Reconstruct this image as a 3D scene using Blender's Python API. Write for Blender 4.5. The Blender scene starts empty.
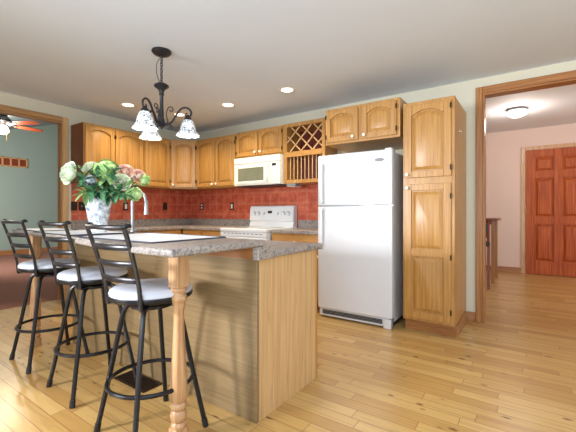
import bpy, math, random
from mathutils import Vector, Matrix
random.seed(7)
PI = math.pi
S = bpy.context.scene
C = S.collection

# ---------------------------------------------------------------- camera, world, lights, exposure
cam = bpy.data.cameras.new('camera'); camo = bpy.data.objects.new('camera', cam); C.objects.link(camo)
camo.location = (0, 0, 1.10); camo.rotation_euler = (PI/2, 0, math.radians(34.6))
cam.sensor_width = 36; cam.lens = 36*350/576; cam.shift_y = -3/576; cam.clip_start = .05
S.camera = camo
S.view_settings.view_transform = 'Standard'; S.view_settings.look = 'None'
S.view_settings.gamma = 1; S.view_settings.use_curve_mapping = False
S.view_settings.exposure = -.10
w = bpy.data.worlds.new('world'); S.world = w; w.use_nodes = True
bg = w.node_tree.nodes['Background']; bg.inputs[0].default_value = (.93, .96, 1, 1); bg.inputs[1].default_value = .72

def light(name, kind, loc, energy, color=(1, 1, 1), target=None, **kw):
    l = bpy.data.lights.new(name, kind); l.energy = energy; l.color = color
    for k, v in kw.items(): setattr(l, k, v)
    o = bpy.data.objects.new(name, l); C.objects.link(o); o.location = loc
    if target is not None:
        o.rotation_euler = (Vector(target)-Vector(loc)).to_track_quat('-Z', 'Y').to_euler()
    return o
# added area lamps for assumed daylight behind the camera, then added fill lamps for the right side and the ceiling
light('assumed_window_light', 'AREA', (-3.25, -2.33, 1.43), 50, (.97, .98, 1), (-1.35, 1.5, .75), shape='RECTANGLE', size=.7, size_y=.7, spread=math.radians(75))  # unseen lamp for an assumed window, throws stool shadows on the island
light('rear_fill', 'AREA', (1.4, -3.2, 1.5), 58, (.95, .97, 1), (-.8, 3, 1.1), shape='RECTANGLE', size=2.4, size_y=1.9)  # unseen lamp added behind the camera, no patio is modelled
light('right_side_fill', 'AREA', (3.6, 1.0, 1.4), 50, (.94, .97, 1), (-1.5, 1.9, .9), shape='RECTANGLE', size=1.8, size_y=1.4)  # unseen fill lamp added to brighten the fridge side and island end
light('ceiling_fill', 'AREA', (.6, -1.6, 1.25), 205, (.72, .88, 1), (.3, -.6, 4), shape='RECTANGLE', size=2.2, size_y=2.2)  # added uplight without a fixture, lifts and cools the ceiling
# added spot lamp: assumed low sun at left, catching the floor beside the stools
light('assumed_sun_spot', 'SPOT', (-4.6, -2.6, 2.3), 900, (1, .92, .76), (-2.85, -.42, 0), spot_size=math.radians(25), spot_blend=.10, shadow_soft_size=.06)
light('den_fill', 'AREA', (-8.5, 1.2, 1.6), 120, (.97, .97, .94), (-10, 4.5, 1.5), shape='RECTANGLE', size=1.6, size_y=1.3)  # unseen lamp added to brighten the den
light('hall_fill', 'AREA', (2.3, 5.8, 1.6), 36, (1, .95, .92), (-.5, 6.6, 1.2), shape='RECTANGLE', size=1.2, size_y=1.6)  # unseen lamp added to light the hall from the right

# ---------------------------------------------------------------- materials
def srgb(r, g, b):
    f = lambda c: (c/255/12.92 if c/255 <= .04045 else ((c/255+.055)/1.055)**2.4)
    return (f(r), f(g), f(b), 1)
class NT:
    def __init__(s, name):
        s.m = bpy.data.materials.new(name); s.m.use_nodes = True; s.t = s.m.node_tree
        s.b = s.t.nodes['Principled BSDF']
    def n(s, kind, **kw):
        x = s.t.nodes.new('ShaderNode'+kind)
        for k, v in kw.items():
            if k.startswith('i_'): x.inputs[k[2:].replace('_', ' ')].default_value = v
            else: setattr(x, k, v)
        return x
    def l(s, a, b): s.t.links.new(a, b)
    def math(s, op, a, b=None, c=None):
        x = s.n('Math', operation=op)
        for i, v in enumerate((a, b, c)):
            if v is None: continue
            if isinstance(v, (int, float)): x.inputs[i].default_value = v
            else: s.l(v, x.inputs[i])
        return x.outputs[0]
    def mix(s, fac, a, b, blend='MIX'):
        x = s.n('Mix', data_type='RGBA', blend_type=blend)
        for i, v in ((0, fac), (6, a), (7, b)):
            if isinstance(v, (int, float, tuple)): x.inputs[i].default_value = v
            else: s.l(v, x.inputs[i])
        return x.outputs[2]
    def ramp(s, fac, stops, interp='LINEAR'):
        x = s.n('ValToRGB'); x.color_ramp.interpolation = interp
        while len(x.color_ramp.elements) < len(stops): x.color_ramp.elements.new(.5)
        for e, (p, c) in zip(x.color_ramp.elements, stops): e.position = p; e.color = c
        s.l(fac, x.inputs[0]); return x.outputs[0]
    def coords(s, scale=(1, 1, 1), rot=(0, 0, 0), which='Object'):
        tc = s.n('TexCoord'); mp = s.n('Mapping'); s.l(tc.outputs[which], mp.inputs[0])
        mp.inputs['Scale'].default_value = scale; mp.inputs['Rotation'].default_value = rot
        return mp.outputs[0]
    def noise(s, vec, scale, detail=3, rough=.5, dist=0):
        x = s.n('TexNoise'); s.l(vec, x.inputs['Vector'])
        x.inputs['Scale'].default_value = scale; x.inputs['Detail'].default_value = detail
        x.inputs['Roughness'].default_value = rough; x.inputs['Distortion'].default_value = dist
        return x.outputs['Fac']
    def bump(s, hgt, strength=.2, dist=.01):
        x = s.n('Bump'); x.inputs['Strength'].default_value = strength; x.inputs['Distance'].default_value = dist
        s.l(hgt, x.inputs['Height']); s.l(x.outputs[0], s.b.inputs['Normal'])
    def col(s, v):
        if isinstance(v, tuple): s.b.inputs['Base Color'].default_value = v
        else: s.l(v, s.b.inputs['Base Color'])
    def set(s, **kw):
        for k, v in kw.items(): s.b.inputs[k.replace('_', ' ')].default_value = v
def plain(name, c, rough=.5, metal=0, var=.04, vscale=6, **kw):
    t = NT(name); n = t.noise(t.coords(), vscale, 3)
    a = tuple(max(0, x*(1-var)) for x in c[:3])+(1,); b = tuple(min(1, x*(1+var)) for x in c[:3])+(1,)
    t.col(t.ramp(n, [(.3, a), (.7, b)])); t.set(Roughness=rough, Metallic=metal, **kw); return t.m
def wall_paint(name, c):
    t = NT(name); v = t.coords(); n = t.noise(v, 1.2, 2)
    t.col(t.ramp(n, [(.3, tuple(x*.97 for x in c[:3])+(1,)), (.7, c)])); t.set(Roughness=.75)
    t.bump(t.noise(v, 140, 2), .06, .002); return t.m
def wood(name, c1, c2, c3, axis='z', scale=1., rough=.38, coat=.15):
    t = NT(name); k = {'x': (2.2, 60, 60), 'y': (60, 2.2, 60), 'z': (60, 60, 2.2)}[axis]
    oi = t.n('ObjectInfo')
    tc = t.n('TexCoord'); add = t.n('VectorMath', operation='ADD'); sc = t.n('VectorMath', operation='SCALE')
    cmb = t.n('CombineXYZ')
    for i in range(3): t.l(oi.outputs['Random'], cmb.inputs[i])
    t.l(cmb.outputs[0], sc.inputs[0]); sc.inputs['Scale'].default_value = 9.7
    t.l(tc.outputs['Object'], add.inputs[0]); t.l(sc.outputs[0], add.inputs[1])
    mp = t.n('Mapping'); t.l(add.outputs[0], mp.inputs[0]); mp.inputs['Scale'].default_value = tuple(a*scale for a in k)
    n1 = t.noise(mp.outputs[0], 1.0, 5, .6, .3)
    mp2 = t.n('Mapping'); t.l(add.outputs[0], mp2.inputs[0]); mp2.inputs['Scale'].default_value = tuple(a*scale*.11 for a in k)
    n2 = t.noise(mp2.outputs[0], 1.3, 2, .5, .6)
    rings = t.math('FRACT', t.math('MULTIPLY', n2, 9.0))
    tri = t.math('ABSOLUTE', t.math('SUBTRACT', rings, .5))
    base = t.ramp(n1, [(.3, c1), (.5, c2), (.72, c3)])
    g = t.ramp(tri, [(.0, (.74, .70, .66, 1)), (.12, (1, 1, 1, 1))])
    t.col(t.mix(.55, base, g, 'MULTIPLY')); t.set(Roughness=rough, Coat_Weight=coat, Coat_Roughness=.25)
    t.bump(n1, .05, .003); return t.m

M = {}
M['ceiling'] = wall_paint('ceiling_paint', srgb(218, 226, 236))
M['wall'] = wall_paint('sage_wall_paint', srgb(206, 201, 182))
M['teal'] = wall_paint('teal_wall_paint', srgb(150, 165, 156))
M['dceil'] = wall_paint('den_ceiling_paint', srgb(150, 165, 170))
M['pink'] = wall_paint('hall_wall_paint', srgb(232, 206, 192))
M['hceil'] = wall_paint('hall_ceiling_paint', srgb(226, 224, 224))
M['oak'] = wood('golden_oak', srgb(158, 110, 52), srgb(179, 131, 68), srgb(194, 148, 84))
M['oakx'] = wood('golden_oak_rail', srgb(164, 114, 54), srgb(182, 132, 70), srgb(196, 148, 86), 'x')
M['oakdark'] = wood('dark_oak_side', srgb(92, 46, 22), srgb(108, 58, 30), srgb(122, 70, 40))  # darker red-brown wood tone for one cabinet end
M['oakpale'] = wood('pale_oak', srgb(186, 147, 100), srgb(200, 163, 115), srgb(211, 176, 130))
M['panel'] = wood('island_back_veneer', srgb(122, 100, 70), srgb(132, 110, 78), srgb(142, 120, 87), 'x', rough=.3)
M['post'] = wood('turned_pine', srgb(158, 112, 72), srgb(188, 146, 104), srgb(204, 166, 124))
M['trim'] = wood('stained_trim', srgb(138, 88, 44), srgb(164, 110, 60), srgb(184, 132, 78))
M['trimx'] = wood('stained_trim_rail', srgb(134, 84, 42), srgb(158, 104, 56), srgb(178, 124, 70), 'x')
M['trimy'] = wood('stained_trim_side', srgb(146, 104, 60), srgb(168, 126, 80), srgb(184, 144, 98), 'y')
M['base'] = wood('baseboard_wood', srgb(146, 94, 54), srgb(164, 110, 66), srgb(180, 126, 80), 'x')
M['basey'] = wood('baseboard_wood_side', srgb(146, 94, 54), srgb(164, 110, 66), srgb(180, 126, 80), 'y')
M['door'] = wood('red_fir_door', srgb(140, 54, 14), srgb(178, 80, 24), srgb(204, 110, 42), rough=.55, coat=0)
M['doorcase'] = wood('hall_casing', srgb(190, 140, 96), srgb(208, 160, 116), srgb(220, 176, 134))
M['mahogany'] = wood('mahogany', srgb(110, 44, 22), srgb(130, 56, 28), srgb(150, 70, 38), 'x')
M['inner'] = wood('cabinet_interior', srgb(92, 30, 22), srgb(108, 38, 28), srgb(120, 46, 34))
M['white'] = plain('white_enamel', srgb(216, 219, 224), .3, var=.01, Coat_Weight=.3)
M['bisque'] = plain('cream_enamel', srgb(236, 233, 224), .3, var=.01, Coat_Weight=.3)
M['greyplastic'] = plain('grey_plastic', srgb(120, 124, 130), .4)
M['darkglass'] = plain('dark_glass', srgb(120, 122, 104), .08, var=.1)
M['black'] = plain('black_plastic', srgb(22, 22, 24), .4)
M['iron'] = plain('wrought_iron', srgb(50, 48, 52), .42, .5, var=.15)
M['stool'] = plain('black_painted_steel', srgb(40, 40, 44), .3, .55, var=.12)
M['seat'] = plain('grey_vinyl', srgb(206, 210, 222), .42, var=.03)
M['bronze'] = plain('bronze_hinge', srgb(56, 40, 28), .4, .7)
M['porcelain'] = plain('white_porcelain', srgb(240, 236, 226), .18, var=.01)
M['brass'] = plain('brass', srgb(190, 150, 80), .3, .9)
M['steel'] = plain('brushed_nickel', srgb(160, 163, 168), .3, .75, var=.03)
M['ivory'] = plain('ivory_plastic', srgb(232, 224, 204), .4, var=.01)
M['mat'] = plain('white_placemat', srgb(236, 240, 246), .5, var=.02)
M['matedge'] = plain('dark_piping', srgb(62, 60, 72), .6)
M['rust'] = plain('rust_fan_blade', srgb(150, 66, 40), .35)
M['carpet'] = plain('red_brown_carpet', srgb(142, 96, 80), .95, var=.18, vscale=60)
M['grate'] = plain('brown_register_metal', srgb(52, 32, 22), .4, .4)
M['leather'] = plain('dark_leather', srgb(40, 22, 24), .4)

def emit(name, c, strength, base=(1, 1, 1, 1)):
    t = NT(name); t.col(base); t.b.inputs['Emission Color'].default_value = c
    t.b.inputs['Emission Strength'].default_value = strength; return t.m
M['lamp'] = emit('lit_lens', srgb(255, 246, 230), 3.2)
M['globe'] = emit('lit_globe', srgb(255, 244, 224), 3.0)
M['dome'] = emit('lit_dome', srgb(255, 250, 244), 1.6)

def shade_mat():
    t = NT('alabaster_shade'); v = t.coords()
    n = t.noise(v, 26, 3, .6, 1.2); n2 = t.noise(v, 60, 2)
    vine = t.math('MULTIPLY', t.math('LESS_THAN', t.math('ABSOLUTE', t.math('SUBTRACT', n, .5)), .030), t.math('GREATER_THAN', n2, .4))
    c = t.mix(vine, srgb(236, 240, 246), srgb(66, 72, 82))
    t.col(c); t.l(c, t.b.inputs['Emission Color']); t.b.inputs['Emission Strength'].default_value = .28
    t.set(Roughness=.25); return t.m
M['shade'] = shade_mat()

def floor_mat():
    t = NT('hickory_planks'); tc = t.n('TexCoord'); sp = t.n('SeparateXYZ'); t.l(tc.outputs['Object'], sp.inputs[0])
    W, L = .083, .72
    x, y = sp.outputs[0], sp.outputs[1]
    ys = t.math('DIVIDE', y, W); row = t.math('FLOOR', ys); fy = t.math('FRACT', ys)
    wn = t.n('TexWhiteNoise', noise_dimensions='1D'); t.l(row, wn.inputs['W'])
    xs = t.math('ADD', t.math('DIVIDE', x, L), t.math('MULTIPLY', wn.outputs['Value'], 13.0))
    colm = t.math('FLOOR', xs); fx = t.math('FRACT', xs)
    cb = t.n('CombineXYZ'); t.l(row, cb.inputs[0]); t.l(colm, cb.inputs[1])
    w2 = t.n('TexWhiteNoise', noise_dimensions='3D'); t.l(cb.outputs[0], w2.inputs['Vector'])
    tone = t.ramp(w2.outputs['Value'], [(0, srgb(181, 139, 80)), (.3, srgb(192, 152, 90)), (.62, srgb(199, 161, 99)), (1, srgb(209, 173, 112))])
    off = t.math('MULTIPLY', w2.outputs['Value'], 31.0)
    cv = t.n('CombineXYZ'); t.l(t.math('ADD', t.math('MULTIPLY', x, 2.2), off), cv.inputs[0]); t.l(t.math('MULTIPLY', y, 42), cv.inputs[1]); t.l(off, cv.inputs[2])
    gr = t.noise(cv.outputs[0], 1.0, 5, .62, .5)
    tone = t.mix(.75, tone, t.ramp(gr, [(.3, (.70, .62, .54, 1)), (.5, (.96, .95, .93, 1)), (.7, (1.0, 1.0, 1.0, 1))]), 'MULTIPLY')
    ck = t.n('CombineXYZ'); t.l(t.math('ADD', t.math('MULTIPLY', x, 5.5), off), ck.inputs[0]); t.l(t.math('MULTIPLY', y, 13.0), ck.inputs[1]); t.l(off, ck.inputs[2])
    vo = t.n('TexVoronoi'); t.l(ck.outputs[0], vo.inputs['Vector']); vo.inputs['Scale'].default_value = 1.0
    sel = t.math('GREATER_THAN', t.math('FRACT', t.math('MULTIPLY', vo.outputs['Color'], 7.3)), .45)
    kn = t.ramp(t.math('ADD', vo.outputs['Distance'], t.math('MULTIPLY', t.math('SUBTRACT', gr, .5), .25)), [(.04, (.06, .035, .02, 1)), (.10, (.42, .30, .19, 1)), (.17, (1, 1, 1, 1))])
    kn = t.mix(sel, (1, 1, 1, 1), kn)
    tone = t.mix(.9, tone, kn, 'MULTIPLY')
    ey = t.math('MINIMUM', fy, t.math('SUBTRACT', 1.0, fy)); ex = t.math('MINIMUM', fx, t.math('SUBTRACT', 1.0, fx))
    gy = t.math('GREATER_THAN', ey, .022); gx = t.math('GREATER_THAN', ex, .0024)
    gap = t.math('MULTIPLY', gy, gx)
    t.col(t.mix(gap, srgb(142, 100, 60), tone)); t.set(Roughness=.33, Coat_Weight=.25, Coat_Roughness=.2)
    t.bump(t.math('ADD', t.math('MULTIPLY', gap, .5), t.math('MULTIPLY', gr, .15)), .25, .003)
    return t.m
M['floor'] = floor_mat()

def granite_mat():
    t = NT('speckled_laminate'); v = t.coords()
    n1 = t.noise(v, 34, 4, .6, .4); n2 = t.noise(v, 95, 3, .6); vo = t.n('TexVoronoi'); t.l(v, vo.inputs['Vector']); vo.inputs['Scale'].default_value = 60
    c = t.ramp(n1, [(.3, srgb(84, 78, 82)), (.42, srgb(130, 123, 122)), (.53, srgb(168, 158, 147)), (.62, srgb(108, 106, 118)), (.74, srgb(196, 190, 184))])
    sp = t.ramp(n2, [(.34, (.30, .27, .29, 1)), (.44, (1, 1, 1, 1))])
    c = t.mix(.8, c, sp, 'MULTIPLY')
    t.col(c); t.set(Roughness=.38, Coat_Weight=.1, Coat_Roughness=.25); return t.m
M['granite'] = granite_mat()

def tile_mat():
    t = NT('copper_red_pressed_tile'); tc = t.n('TexCoord'); sp = t.n('SeparateXYZ'); t.l(tc.outputs['Object'], sp.inputs[0])
    u = t.math('ADD', sp.outputs[0], sp.outputs[1]); z = sp.outputs[2]
    P = .155
    def edge(a, p): f = t.math('FRACT', t.math('DIVIDE', a, p)); return t.math('MINIMUM', f, t.math('SUBTRACT', 1.0, f))
    e = t.math('MINIMUM', edge(u, P), edge(z, P)); e2 = t.math('MINIMUM', edge(u, P/4), edge(z, P/4))
    v = t.coords(); n = t.noise(v, 9, 4, .6); n2 = t.noise(v, 40, 3)
    base = t.ramp(n, [(.3, srgb(166, 68, 50)), (.5, srgb(194, 90, 64)), (.7, srgb(214, 120, 90))])
    wear = t.math('MULTIPLY', t.math('LESS_THAN', e, .075), t.math('GREATER_THAN', n2, .42))
    c = t.mix(t.math('MULTIPLY', wear, .25), base, srgb(222, 166, 138))
    c = t.mix(t.math('MULTIPLY', t.math('LESS_THAN', e2, .10), .18), c, srgb(150, 54, 38))
    t.col(c); t.set(Roughness=.36, Metallic=.1)
    t.bump(t.math('ADD', t.math('MINIMUM', e, .1), t.math('MULTIPLY', t.math('MINIMUM', e2, .12), .4)), .3, .01); return t.m
M['tile'] = tile_mat()

def vase_mat():
    t = NT('cut_crystal'); v = t.coords(); vo = t.n('TexVoronoi'); t.l(v, vo.inputs['Vector']); vo.inputs['Scale'].default_value = 55
    n = t.noise(v, 30, 3)
    t.col(t.ramp(n, [(.34, srgb(140, 150, 166)), (.46, srgb(206, 212, 221)), (.62, srgb(240, 243, 246))]))
    t.set(Roughness=.12, Transmission_Weight=.15); t.bump(vo.outputs['Distance'], .7, .01); return t.m
M['vase'] = vase_mat()
def petal(name, a, b):
    t = NT(name); n = t.noise(t.coords(), 30, 2); t.col(t.ramp(n, [(.35, a), (.65, b)]))
    t.set(Roughness=.6, Subsurface_Weight=.0); return t.m
M['rose_white'] = petal('white_petal', srgb(206, 226, 190), srgb(248, 250, 240))
M['rose_pink'] = petal('pink_petal', srgb(236, 176, 156), srgb(248, 232, 216))
M['rose_cream'] = petal('cream_petal', srgb(204, 218, 176), srgb(248, 246, 234))
M['hyd_green'] = petal('lime_floret', srgb(134, 186, 86), srgb(216, 234, 170))
M['hyd_lav'] = petal('lavender_floret', srgb(168, 178, 190), srgb(210, 218, 220))
M['leaf'] = petal('dark_leaf', srgb(34, 84, 56), srgb(84, 142, 92))
M['leaf2'] = petal('light_leaf', srgb(104, 148, 84), srgb(156, 190, 120))
M['stem'] = petal('green_stem', srgb(70, 104, 52), srgb(92, 128, 68))

# ---------------------------------------------------------------- mesh helpers
class MB:
    def __init__(s): s.v = []; s.f = []
    def add(s, vs, fs):
        k = len(s.v); s.v += [tuple(p) for p in vs]; s.f += [tuple(i+k for i in f) for f in fs]; return s
    def box(s, x0, x1, y0, y1, z0, z1):
        if x0 > x1: x0, x1 = x1, x0
        if y0 > y1: y0, y1 = y1, y0
        if z0 > z1: z0, z1 = z1, z0
        return s.add([(x0,y0,z0),(x1,y0,z0),(x1,y1,z0),(x0,y1,z0),(x0,y0,z1),(x1,y0,z1),(x1,y1,z1),(x0,y1,z1)],
                     [(0,3,2,1),(4,5,6,7),(0,1,5,4),(1,2,6,5),(2,3,7,6),(3,0,4,7)])
    def prism(s, poly, a, b, axis='z'):
        n = len(poly)
        mk = {'z': lambda p, t: (p[0], p[1], t), 'y': lambda p, t: (p[0], t, p[1]), 'x': lambda p, t: (t, p[0], p[1])}[axis]
        vs = [mk(p, a) for p in poly]+[mk(p, b) for p in poly]
        fs = [tuple(range(n))[::-1], tuple(range(n, 2*n))]+[(i, (i+1) % n, (i+1) % n+n, i+n) for i in range(n)]
        return s.add(vs, fs)
    def tube(s, pts, r, seg=10, closed=False, caps=True, flat=None):
        pts = [Vector(p) for p in pts]; n = len(pts); R = r if isinstance(r, (list, tuple)) else [r]*n
        T = []
        for i in range(n):
            if closed: d = pts[(i+1) % n]-pts[i-1]
            else: d = pts[min(i+1, n-1)]-pts[max(i-1, 0)]
            T.append(d.normalized())
        nrm = T[0].orthogonal().normalized()
        if flat is not None:
            nrm = Vector(flat); nrm = (nrm-T[0]*nrm.dot(T[0])).normalized()
        vs = []
        for i in range(n):
            nrm = (nrm-T[i]*nrm.dot(T[i])).normalized(); bn = T[i].cross(nrm)
            ra = R[i] if not isinstance(R[i], tuple) else R[i][0]; rb = R[i] if not isinstance(R[i], tuple) else R[i][1]
            for j in range(seg):
                a = 2*PI*j/seg; vs.append(pts[i]+nrm*math.cos(a)*ra+bn*math.sin(a)*rb)
        fs = []
        for i in range(n if closed else n-1):
            for j in range(seg):
                a, b = i*seg+j, i*seg+(j+1) % seg; c, d = ((i+1) % n)*seg+(j+1) % seg, ((i+1) % n)*seg+j
                fs.append((a, b, c, d))
        if not closed and caps: fs += [tuple(range(seg))[::-1], tuple(range((n-1)*seg, n*seg))]
        return s.add(vs, fs)
    def lathe(s, prof, seg=24, c=(0, 0, 0), axis='z', wav=None):
        vs = []; n = len(prof)
        for (r, h) in prof:
            for j in range(seg):
                a = 2*PI*j/seg; rr = r
                if wav: rr = r*(1+wav(h)*math.cos(a*8))
                p = (rr*math.cos(a), rr*math.sin(a), h)
                if axis == 'y': p = (p[0], -p[2], p[1])
                if axis == 'x': p = (p[2], p[0], p[1])
                vs.append((p[0]+c[0], p[1]+c[1], p[2]+c[2]))
        fs = [(i*seg+j, i*seg+(j+1) % seg, (i+1)*seg+(j+1) % seg, (i+1)*seg+j) for i in range(n-1) for j in range(seg)]
        fs += [tuple(range(seg))[::-1], tuple(range((n-1)*seg, n*seg))]
        return s.add(vs, fs)
    def grid(s, rows):
        n, m = len(rows), len(rows[0])
        return s.add([p for r in rows for p in r], [(i*m+j, i*m+j+1, (i+1)*m+j+1, (i+1)*m+j) for i in range(n-1) for j in range(m-1)])
    def build(s, name, mat, parent=None, bevel=0, smooth=True, solid=0, seg=2, angle=35):
        me = bpy.data.meshes.new(name); me.from_pydata(s.v, [], s.f); me.validate()
        import bmesh
        bm = bmesh.new(); bm.from_mesh(me); bmesh.ops.recalc_face_normals(bm, faces=bm.faces); bm.to_mesh(me); bm.free()
        if smooth:
            me.polygons.foreach_set('use_smooth', [True]*len(me.polygons)); me.set_sharp_from_angle(angle=math.radians(angle))
        o = bpy.data.objects.new(name, me); C.objects.link(o)
        me.materials.append(M[mat] if isinstance(mat, str) else mat)
        if parent is not None: o.parent = parent
        if solid:
            m = o.modifiers.new('solid', 'SOLIDIFY'); m.thickness = solid; m.offset = 0
        if bevel:
            m = o.modifiers.new('bevel', 'BEVEL'); m.width = bevel; m.segments = seg; m.limit_method = 'ANGLE'; m.angle_limit = math.radians(40)
        return o
def tag(o, label, cat, group=None, kind=None):
    o['label'] = label; o['category'] = cat
    if group: o['group'] = group
    if kind: o['kind'] = kind
    return o
def thing(name, label, cat, loc=(0, 0, 0), rz=0, group=None):
    o = bpy.data.objects.new(name, None); C.objects.link(o); o.empty_display_size = .1
    o.location = loc; o.rotation_euler = (0, 0, rz); return tag(o, label, cat, group)
def struct(o): o['kind'] = 'structure'; return o
def copy_tree(o, parent=None):
    c = o.copy(); C.objects.link(c); c.parent = parent
    for ch in [x for x in bpy.data.objects if x.parent == o]: copy_tree(ch, c)
    return c
def box(name, mat, parent, x0, x1, y0, y1, z0, z1, bevel=.003):
    return MB().box(x0, x1, y0, y1, z0, z1).build(name, mat, parent, bevel)
def spline(pts, n=8):
    pts = [Vector(p) for p in pts]; out = []
    for i in range(len(pts)-1):
        p0, p1, p2, p3 = pts[max(i-1, 0)], pts[i], pts[i+1], pts[min(i+2, len(pts)-1)]
        for k in range(n):
            t = k/n
            out.append(.5*((2*p1)+(p2-p0)*t+(2*p0-5*p1+4*p2-p3)*t*t+(3*p1-p0-3*p2+p3)*t**3))
    out.append(pts[-1]); return out

# ---------------------------------------------------------------- the setting
XA, YB, ZC = -4.86, 4.0, 2.455          # left kitchen wall, back kitchen wall, ceiling
ZH, YC = 2.63, 7.70                      # hall ceiling, hall far wall
struct(MB().box(XA-.08, 4.0, -4.0, 7.9, -.10, 0).build('floor', 'floor', None, smooth=False))
struct(MB().box(XA-.08, 4.0, -4.0, 4.12, ZC, ZC+.10).build('ceiling', 'ceiling', None, smooth=False))
OX0, OX1, OZ = -.387, 1.25, 2.297        # hall opening
b = MB().box(XA-.08, OX0, YB, YB+.12, 0, ZC).box(OX1, 4.0, YB, YB+.12, 0, ZC).box(OX0, OX1, YB, YB+.12, OZ, ZC+.2)
struct(b.build('wall_back', 'wall', None, smooth=False))
DY0, DY1, DZ = .75, 2.02, 2.245          # den opening
b = MB().box(XA-.08, XA, -4.0, DY0, 0, ZC).box(XA-.08, XA, DY1, YB, 0, ZC).box(XA-.08, XA, DY0, DY1, DZ, ZC)
struct(b.build('wall_left', 'wall', None, smooth=False))
struct(MB().box(3.9, 4.0, -4.0, YB, 0, ZC).build('wall_right', 'wall', None, smooth=False))
# hall beyond
struct(MB().box(-2.4, 4.0, YC, YC+.12, 0, ZH).build('wall_hall_far', 'pink', None, smooth=False))
struct(MB().box(-2.5, -2.4, YB+.12, YC+.12, 0, ZH).build('wall_hall_left', 'pink', None, smooth=False))
struct(MB().box(3.9, 4.0, YB+.12, YC, 0, ZH).build('wall_hall_right', 'pink', None, smooth=False))
struct(MB().box(-2.5, 4.0, YB+.12, YC+.12, ZH, ZH+.1).build('ceiling_hall', 'hceil', None, smooth=False))
# den beyond
XD = -11.2
struct(MB().box(XD, XA-.08, .3, 7.6, -.10, .004).build('floor_den', 'carpet', None, smooth=False))
zc = lambda y: 3.48+.33*(y-3.99)
struct(MB().prism([(.3, 0), (7.6, 0), (7.6, zc(7.6)), (.3, zc(.3))], XD-.12, XD, 'x').build('wall_den_far', 'teal', None, smooth=False))
struct(MB().box(XD, XA-.08, .18, .3, 0, zc(.3)+.1).build('wall_den_near', 'teal', None, smooth=False))
struct(MB().box(XD, XA-.08, 7.6, 7.72, 0, zc(7.6)+.1).build('wall_den_side', 'teal', None, smooth=False))
struct(MB().prism([(.3, zc(.3)), (7.6, zc(7.6)), (7.6, zc(7.6)+.1), (.3, zc(.3)+.1)], XD, XA-.0, 'x').build('ceiling_den', 'dceil', None, smooth=False))
struct(MB().prism([(.3, ZC), (7.6, ZC), (7.6, zc(7.6)), (.3, zc(.3)+.01)], XA-.08, XA-.06, 'x').build('wall_den_gable', 'teal', None, smooth=False))
struct(MB().box(XD, XD+.02, .3, 7.6, 0, .13).build('baseboard_den', 'basey', None, .004))
# casings and baseboards
def casing_b():
    t = MB()
    t.box(OX0-.060, OX0, YB-.02, YB, 0, OZ+.066).box(OX1, OX1+.066, YB-.02, YB, 0, OZ+.066)
    o = t.build('trim_1', 'trim', None, .005); struct(o)
    MB().box(OX0, OX1, YB-.02, YB, OZ, OZ+.066).build('head_casing', 'trimx', o, .005)
    MB().box(OX0, OX0+.018, YB-.005, YB+.125, 0, OZ-.018).box(OX1-.018, OX1, YB-.005, YB+.125, 0, OZ-.018).build('side_jamb', 'trim', o, .002)
    MB().box(OX0, OX1, YB-.005, YB+.125, OZ-.018, OZ).build('head_jamb', 'trimx', o, .002)
casing_b()
def casing_a():
    t = MB().box(XA, XA+.02, DY1, DY1+.066, 0, DZ+.066).box(XA, XA+.02, DY0-.066, DY0, 0, DZ+.066)
    o = struct(t.build('trim_2', 'oakpale', None, .005))
    MB().box(XA, XA+.02, DY0, DY1, DZ, DZ+.066).build('head_casing', 'trimy', o, .005)
    MB().box(XA-.085, XA+.005, DY1-.018, DY1, .004, DZ-.018).box(XA-.085, XA+.005, DY0, DY0+.018, .004, DZ-.018).build('side_jamb', 'trim', o, .002)
    MB().box(XA-.085, XA+.005, DY0, DY1, DZ-.018, DZ).build('head_jamb', 'trimy', o, .002)
casing_a()
struct(MB().box(-.518, OX0-.061, YB-.016, YB, 0, .095).build('baseboard_back', 'base', None, .004))
struct(MB().box(OX1+.067, 3.9, YB-.016, YB, 0, .095).build('baseboard_right', 'base', None, .004))
struct(MB().box(-2.4, -.115, YC-.016, YC, 0, .10).build('baseboard_hall', 'base', None, .004))

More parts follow.
